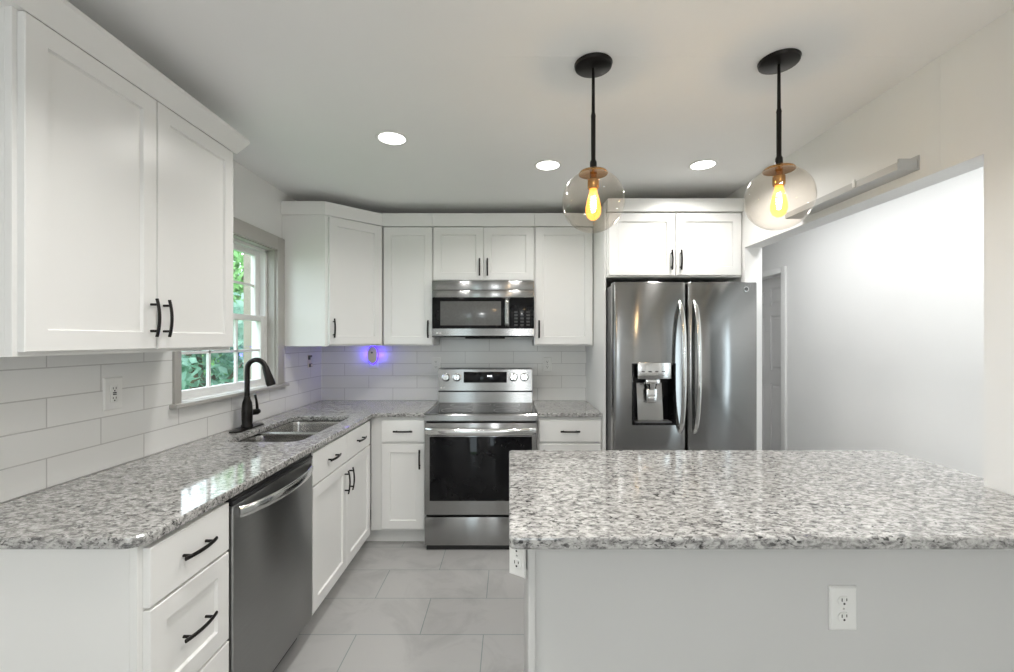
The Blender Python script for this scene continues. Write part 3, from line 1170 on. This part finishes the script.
def fdoor(name, x0, x1, z0, z1, mt, hole=None, par=None):
    """convex door front on a grid, with an optional opening"""
    m = MB()
    bm = m.bm
    us = [0, 0.012, 0.03, 0.06] + [i / 12 for i in range(1, 12)] + [0.94, 0.97, 0.988, 1.0]
    xs = [x0 + u * (x1 - x0) for u in us]
    zs = [z0, z0 + 0.006, z1 - 0.006, z1]
    if hole:
        xs = sorted([x for x in xs if abs(x - hole[0]) > 0.008 and abs(x - hole[1]) > 0.008] + [hole[0], hole[1]])
        zs = sorted(zs + [hole[2], hole[3]])

    def yf(x, z):
        u = (x - x0) / (x1 - x0)
        y = 0.018 * (2 * u - 1) ** 2
        e_ = min(u, 1 - u) * (x1 - x0)
        if e_ < 0.012:
            y += 0.012 * (1 - e_ / 0.012) ** 2
        ez = min(z - z0, z1 - z)
        if ez < 0.005:
            y += 0.004
        return y
    V = {}
    for i, x in enumerate(xs):
        for j, z in enumerate(zs):
            V[i, j] = bm.verts.new((x, yf(x, z), z))
    for i in range(len(xs) - 1):
        for j in range(len(zs) - 1):
            if hole and xs[i] >= hole[0] - 1e-6 and xs[i + 1] <= hole[1] + 1e-6 and zs[j] >= hole[2] - 1e-6 and zs[j + 1] <= hole[3] + 1e-6:
                continue
            bm.faces.new((V[i, j], V[i + 1, j], V[i + 1, j + 1], V[i, j + 1]))
    B = {}
    n, k = len(xs) - 1, len(zs) - 1
    ring = [(i, 0) for i in range(n)] + [(n, j) for j in range(k)] + [(i, k) for i in range(n, 0, -1)] + [(0, j) for j in range(k, 0, -1)]
    for q in ring:
        x, _, z = V[q].co
        B[q] = bm.verts.new((x, 0.09, z))
    for a, b in zip(ring, ring[1:] + ring[:1]):
        bm.faces.new((V[a], B[a], B[b], V[b]))
    bm.faces.new([B[q] for q in ring])
    bmesh.ops.recalc_face_normals(bm, faces=bm.faces[:])
    return m.build(name, mt, par)


xg = 0.461
hx0, hx1, hz0, hz1 = 0.112, 0.383, 0.884, 1.268
dl = fdoor('door', 0.0, xg - 0.004, 0.70, 1.7775, FRIDGE, (hx0, hx1, hz0, hz1), r)
drr = fdoor('door', xg + 0.004, w, 0.70, 1.7775, FRIDGE, None, r)
fz = fdoor('freezer_drawer', 0.0, w, 0.05, 0.69, FRIDGE, None, r)
MB().box(xg - 0.0035, xg + 0.0035, 0.05, 0.094, 0.70, 1.7775).build('door_seal', BLACKP, r, smooth=False)
for a in (0.06, w - 0.14):
    MB().box(a, a + 0.08, 0.10, 0.22, 1.765, 1.79, 0.004).build('hinge_cover', DARKG, r)
# dispenser set in the left door
m = MB()
bm = m.bm
A = [(hx0, hz0), (hx1, hz0), (hx1, hz1), (hx0, hz1)]
yo, yi = 0.002, 0.085


def rect(ins, y):
    return [bm.verts.new((x + (ins if x < 0.2 else -ins), y, z + (ins if z < 1.0 else -ins))) for x, z in A]


ls = [rect(-0.001, 0.018), rect(-0.001, 0.0), rect(0.004, -0.002), rect(0.012, 0.0), rect(0.018, yi)]
for a, b in zip(ls, ls[1:]):
    for i in range(4):
        bm.faces.new((a[i], a[(i + 1) % 4], b[(i + 1) % 4], b[i]))
bm.faces.new(ls[-1])
dp = m.build('dispenser', BLACKG, dl)
MB().box(hx0 + 0.030, hx1 - 0.030, -0.012, 0.03, 1.172, 1.276, 0.006).build('control_panel', CHROME, dp)
m = MB()
m.extrude_x([(0.05, 0.905), (0.083, 1.14), (0.0845, 1.14), (0.0845, 0.905)], hx0 + 0.05, hx1 - 0.06)
m.build('back_plate', STEEL, dp, smooth=False)
m = MB()
m.box(0.2, 0.295, 0.015, 0.06, 1.135, 1.171, 0.008)
m.tube([(0.247, 0.035, 1.14), (0.247, 0.035, 1.105)], [0.03, 0.022], 20)
m.build('spout', CHROME, dp)
m = MB()
m.box(0.212, 0.282, 0.035, 0.045, 1.02, 1.108, 0.006)
m.box(0.222, 0.272, 0.030, 0.036, 1.03, 1.06, 0.003)
m.build('paddle', CHROME, dp)
MB().box(hx0 + 0.02, hx1 - 0.02, 0.006, 0.083, 0.8875, 0.905, 0.003).build('drip_tray', DARKG, dp)
for i in range(4):
    MB().box(hx0 + 0.055 + i * 0.042, hx0 + 0.075 + i * 0.042, -0.0128, -0.011, 1.215, 1.222).build('touch_key', DARKG, dp, smooth=False)


def fridge_handle(x, z0, z1, par):
    m = MB()
    pts = []
    for i in range(25):
        t = -1 + i / 12
        pts.append((x, 0.022 - 0.085 * (1 - t * t) ** 0.55, (z0 + z1) / 2 + t * (z1 - z0) / 2))
    m.tube(pts, 1.0, seg=14, sec=(0.015, 0.010), up=(1, 0, 0))
    m.build('handle', CHROME, par)


fridge_handle(xg - 0.046, 0.83, 1.66, dl)
fridge_handle(xg + 0.046, 0.83, 1.66, drr)
m = MB()
pts = [(w / 2 + t * 0.37, 0.02 - 0.075 * (1 - t * t) ** 0.5, 0.62) for t in [-1 + i / 12 for i in range(25)]]
m.tube(pts, 1.0, seg=14, sec=(0.015, 0.010), up=(0, 0, 1))
m.build('handle', CHROME, fz)
yl = 0.018 * (2 * ((0.826 - xg) / (w - xg)) - 1) ** 2
o = MB().lathe([(0, -0.002), (0.017, -0.002), (0.017, 0.002), (0.0135, 0.0026), (0, 0.0026)], (0.826, yl - 0.0005, 1.733), 28, 'Y').build('logo_emblem', CHROME, drr)
MB().lathe([(0, 0.0024), (0.0115, 0.0024), (0.0115, 0.0034), (0, 0.0034)], (0.826, yl - 0.0005, 1.733), 24, 'Y').build('logo_center', DARKG, o)

# ------------------------------------------------------------------ pendants and downlights


def pendant(x, y, zc, label):
    r = thing('pendant_light', label, 'pendant lamp', (x, y, zc))
    top = ZC - zc
    MB().lathe([(0.0, top - 0.017), (0.060, top - 0.017), (0.067, top - 0.013), (0.070, top - 0.002), (0.068, top - 0.0005), (0.0, top - 0.0005)], seg=40).build('canopy', BRONZE, r)
    MB().lathe([(0.0, 0.125), (0.013, 0.125), (0.013, 0.145), (0.0085, 0.155), (0.0085, 0.312), (0.0095, 0.316), (0.0065, 0.33), (0.0055, top - 0.017), (0.0, top - 0.017)], seg=16).build('rod', BRONZE, r)
    R = 0.115
    prof = []
    a0 = math.acos(0.107 / R)
    for i in range(33):
        a = a0 + (PI - a0) * i / 32
        prof.append((max(0.0, R * math.sin(a)), R * math.cos(a)))
    prof[-1] = (0.0, -R)
    m = MB()
    bm = m.bm
    m.lathe(prof, seg=48, cap=False)
    m.build('globe_shade', GLOBE, r)
    MB().lathe([(0.0, 0.120), (0.016, 0.124), (0.050, 0.110), (0.054, 0.104), (0.052, 0.100), (0.0, 0.104)], seg=36).build('cap', BRASS, r)
    MB().lathe([(0.0, 0.104), (0.012, 0.104), (0.012, 0.086), (0.021, 0.080), (0.021, 0.050), (0.018, 0.046), (0.0, 0.046)], seg=28).build('socket', BRASS, r)
    b = MB().lathe([(0.0, 0.046), (0.013, 0.046), (0.015, 0.034), (0.022, 0.010), (0.0285, -0.022), (0.0285, -0.040), (0.022, -0.058), (0.010, -0.068), (0.0, -0.070)], seg=28).build('bulb', BULBG, r)
    m = MB()
    pts = []
    for i in range(28):
        t = i / 27
        a = i * 1.5708
        z = 0.022 - 0.064 * t
        rr = 0.006 + 0.005 * math.sin(PI * t)
        pts.append((rr * math.cos(a), rr * math.sin(a), z))
    m.tube(pts, 0.0016, seg=6)
    m.build('filament', FILA, b)
    d = bpy.data.lights.new('bulb_light', 'POINT')
    d.energy = BULB_POWER
    d.color = (1.0, 0.88, 0.75)
    d.shadow_soft_size = 0.02
    lo = bpy.data.objects.new('bulb_light', d)
    C.objects.link(lo)
    lo.parent = r
    lo.location = (0, 0, -0.02)
    return r


pendant(0.313, 1.634, 1.929, 'clear globe pendant on a black rod, left one over the island')
pendant(0.989, 1.612, 1.934, 'clear globe pendant on a black rod, right one over the island, nearer the hall opening')


def downlight(x, y, label, group='recessed ceiling lights'):
    r = thing('recessed_light', label, 'ceiling light', (x, y, ZC), 0, group)
    MB().lathe([(0.066, -0.0005), (0.080, -0.0005), (0.082, -0.003), (0.078, -0.006), (0.068, -0.005), (0.066, -0.0035)], seg=40).build('trim_ring', WHITEP, r)
    MB().lathe([(0.0, -0.001), (0.0665, -0.001), (0.0665, -0.0035), (0.0, -0.0035)], seg=40).build('lens', LENS, r)
    l = area('downlight_beam', (0, 0, -0.007), (0, 0, 0), 0.13, 0.13, CAN_POWER, (1.0, 0.975, 0.94), 'DISK', math.radians(150))
    l.parent = r
    return r


downlight(-0.594, 2.233, 'round recessed ceiling light nearest the window, left of three')
downlight(0.228, 2.577, 'round recessed ceiling light in front of the range cabinets, middle of three')
downlight(1.133, 2.572, 'round recessed ceiling light in front of the refrigerator, right of three')

# ------------------------------------------------------------------ outlets


def outlet(label, loc, rz, h=0.118, w=0.074, kind='duplex', group=None, pm=None):
    r = thing('wall_outlet', label, 'outlet', loc, rz, group)
    pm = pm or WHITEP
    MB().rings(-w / 2, w / 2, -h / 2, h / 2, [(0, 0), (0, -0.003), (0.004, -0.0065), (0.006, -0.0065)]).build('cover_plate', pm, r, smooth=False)
    if kind == 'duplex':
        for s in (-1, 1):
            z = s * 0.0215
            m = MB()
            pl = [(0.0165 * math.cos(a), z + 0.0145 * max(-0.86, min(0.86, math.sin(a)))) for a in [2 * PI * k / 24 for k in range(24)]]
            bm = m.bm
            f0 = [bm.verts.new((x, -0.0066, zz)) for x, zz in pl]
            f1 = [bm.verts.new((x * 0.96, -0.0090, z + (zz - z) * 0.96)) for x, zz in pl]
            for i in range(24):
                bm.faces.new((f0[i], f0[(i + 1) % 24], f1[(i + 1) % 24], f1[i]))
            bm.faces.new(f1)
            q = m.build('receptacle', pm, r)
            MB().box(-0.0075, -0.0050, -0.0094, -0.0088, z - 0.001, z + 0.0075).build('slot', BLACKP, q, smooth=False)
            MB().box(0.0050, 0.0075, -0.0094, -0.0088, z + 0.0005, z + 0.0075).build('slot', BLACKP, q, smooth=False)
            MB().lathe([(0, 0.0088), (0.003, 0.0088), (0.003, 0.0094), (0, 0.0094)], (0, 0, z - 0.007), 12, 'Y').build('ground_hole', BLACKP, q, smooth=False)
        MB().lathe([(0, 0.0064), (0.003, 0.0064), (0.0025, 0.0072), (0, 0.0074)], (0, 0, 0), 12, 'Y').build('screw', CHROME, r)
    else:
        q = MB().box(-0.0165, 0.0165, -0.0095, -0.0064, -0.033, 0.033, 0.001).build('receptacle', pm, r)
        for s in (-1, 1):
            z = s * 0.019
            MB().box(-0.0075, -0.0050, -0.0098, -0.0092, z - 0.002, z + 0.006).build('slot', BLACKP, q, smooth=False)
            MB().box(0.0050, 0.0075, -0.0098, -0.0092, z - 0.002, z + 0.006).build('slot', BLACKP, q, smooth=False)
            MB().lathe([(0, 0.0092), (0.003, 0.0092), (0.003, 0.0098), (0, 0.0098)], (0, 0, z - 0.008), 12, 'Y').build('ground_hole', BLACKP, q, smooth=False)
            MB().box(-0.008, 0.008, -0.0105, -0.0094, s * 0.0033 - 0.0022, s * 0.0033 + 0.0022, 0.0005).build('test_button', BLACKP, q)
    return r


outlet('white outlet with dark test buttons on the left wall tiles under the large wall cabinet', (XL + TT, 1.727, 1.205), PI / 2, 0.128, 0.082, 'gfci')
outlet('white duplex outlet on the tiles right of the range', (0.318, YB - TT, 1.213), 0)
outlet('white duplex outlet on the tiles left of the range, partly hidden by its backguard', (-0.605, YB - TT, 1.213), 0)
outlet('white duplex outlet on the front of the island base', (0.898, 1.187, 0.694), 0)
o = outlet('white duplex outlet sticking out from the left side of the island, under the slab', (0.026, 1.26, 0.80), -math.radians(33), 0.118, 0.055)
MB().box(-0.02, 0.018, 0.0, 0.04, -0.045, 0.045).build('back_box', WHITEP, o, smooth=False)

# bare switch without a cover plate, next to the corner
r = thing('wall_switch', 'small bare brown switch without cover on the left wall tiles near the corner', 'switch', (XL + TT, 3.43, 1.25), PI / 2)
MB().box(-0.03, 0.03, -0.004, 0.0, -0.05, 0.05, 0.001).build('mounting_strap', CREAMP, r)
m = MB()
m.box(-0.028, -0.006, -0.014, -0.004, 0.012, 0.046, 0.002)
m.box(-0.012, 0.026, -0.012, -0.004, 0.030, 0.046, 0.002)
m.build('wire_terminal', DARKG, r)
MB().box(-0.012, 0.026, -0.014, -0.004, -0.046, -0.018, 0.002).build('switch_body', DARKG, r)
MB().box(-0.006, 0.018, -0.018, -0.0142, -0.042, -0.022, 0.002).build('toggle', CREAMP, r)

# night light plugged in under the corner cabinet
nx, nz = -1.122, 1.292
outlet('white duplex outlet on the back wall tiles below the glowing blue night light', (nx, YB - TT, 1.238), 0, 0.118, 0.074)
r = thing('night_light', 'small oval plug-in night light glowing blue under the corner wall cabinet', 'night light', (nx, YB - TT - 0.011, nz))
pl = [(0.036 * math.cos(a), 0.063 * math.sin(a)) for a in [2 * PI * k / 32 for k in range(32)]]


def oval(m, k0, k1, y0, y1):
    bm = m.bm
    a = [bm.verts.new((x * k0, y0, z * k0)) for x, z in pl]
    b = [bm.verts.new((x * k1, y1, z * k1)) for x, z in pl]
    for i in range(32):
        bm.faces.new((a[i], a[(i + 1) % 32], b[(i + 1) % 32], b[i]))
    bm.faces.new(a)
    bm.faces.new(b)


m = MB()
oval(m, 1.12, 1.10, -0.013, -0.034)
oval(m, 1.06, 0.7, -0.034, -0.040)
m.build('casing', CREAMP, r)
m = MB()
oval(m, 1.15, 1.28, 0.0, -0.0128)
m.build('glow_ring', BLUE, r)
MB().lathe([(0, 0.0), (0.008, 0.0), (0.007, 0.003), (0, 0.004)], (0, -0.040, 0.02), 20, 'Y').build('sensor', DARKG, r)
d = bpy.data.lights.new('night_light_glow', 'POINT')
d.energy = 0.2
d.color = (0.10, 0.04, 1.0)
d.shadow_soft_size = 0.012
for q in (-1, 1):
    lo = bpy.data.objects.new('night_light_glow', d)
    C.objects.link(lo)
    lo.parent = r
    lo.location = (q * 0.056, -0.022, 0.0)
# ------------------------------------------------------------------ channel rail on the header over the hall opening
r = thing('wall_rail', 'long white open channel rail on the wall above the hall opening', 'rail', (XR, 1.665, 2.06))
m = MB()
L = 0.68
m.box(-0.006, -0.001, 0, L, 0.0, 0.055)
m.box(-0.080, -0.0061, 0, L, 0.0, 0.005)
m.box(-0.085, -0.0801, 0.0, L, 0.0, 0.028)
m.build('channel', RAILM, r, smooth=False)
m = MB()
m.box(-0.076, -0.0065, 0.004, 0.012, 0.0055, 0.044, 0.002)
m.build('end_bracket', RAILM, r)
m = MB()
m.box(-0.090, -0.0855, 0.20, 0.215, 0.006, 0.036, 0.001)
m.build('clip', WHITEP, r)

# ------------------------------------------------------------------ outside the kitchen window
struct('ground_outside', MB().box(-40, XL - 0.151, -20, 40, -0.6, -0.5), LAWN, smooth=False)


def tree(x, y, h, rad, lm, label, n=2600, ls=0.11):
    r = thing('tree', label, 'tree', (x, y, -0.5), 0, 'trees outside the kitchen window')
    rng = np.random.default_rng(int(abs(x * 100 + y * 10)))
    m = MB()
    m.tube([(0, 0, 0), (0.05, 0.02, h * 0.3), (-0.03, 0.05, h * 0.6), (0.04, -0.02, h * 0.9)], [0.13, 0.10, 0.075, 0.03], 10)
    for k in range(6):
        a = k * 1.05
        z = h * (0.3 + 0.09 * k)
        m.tube([(0, 0, z), (rad * 0.35 * math.cos(a), rad * 0.35 * math.sin(a), z + 0.3), (rad * 0.75 * math.cos(a), rad * 0.75 * math.sin(a), z + 0.75)], [0.05, 0.035, 0.012], 7)
    m.build('trunk', BARK, r)
    nb = 26
    cen = rng.normal(size=(nb, 3))
    cen /= np.linalg.norm(cen, axis=1)[:, None]
    cen *= (rng.random((nb, 1)) ** 0.5) * np.array([rad, rad, h * 0.36])
    cen[:, 2] += h * 0.58
    bi = rng.integers(0, nb, n)
    p = cen[bi] + rng.normal(size=(n, 3)) * rad * 0.20
    u = rng.normal(size=(n, 3))
    u /= np.linalg.norm(u, axis=1)[:, None]
    v = rng.normal(size=(n, 3))
    v -= u * (u * v).sum(1)[:, None]
    v /= np.linalg.norm(v, axis=1)[:, None]
    s = ls * (0.6 + 0.8 * rng.random((n, 1)))
    u = u * s
    v = v * s * 0.5
    vs = np.stack([p - u, p + v - 0.2 * u, p + u, p - v - 0.2 * u], 1).reshape(-1, 3)
    me = bpy.data.meshes.new('foliage')
    me.from_pydata(vs.tolist(), [], (np.arange(n * 4).reshape(-1, 4)).tolist())
    me.materials.append(lm)
    o = bpy.data.objects.new('foliage', me)
    C.objects.link(o)
    o.parent = r


tree(-4.5, 6.3, 2.9, 0.95, LEAFB, 'blue-green leafy tree seen through the lower left of the kitchen window', 2600, 0.08)
tree(-5.4, 9.3, 4.6, 1.15, LEAFA, 'bright green leafy tree seen through the upper sash of the kitchen window', 3200, 0.08)
tree(-8.6, 12.2, 3.6, 1.25, LEAFB, 'blue-green leafy tree seen through the middle of the kitchen window', 2600, 0.1)
tree(-12.5, 19.0, 6.5, 2.6, LEAFA, 'tall green tree farthest out beyond the kitchen window', 3600, 0.18)
m = MB()
m.box(-0.05, 0.05, -0.05, 0.05, 0, 2.9, 0.01)
o = m.build('porch_post', BEIGE, loc=(-2.35, 4.02, -0.5))
tag(o, 'beige outside post seen through the upper right of the kitchen window', 'post')
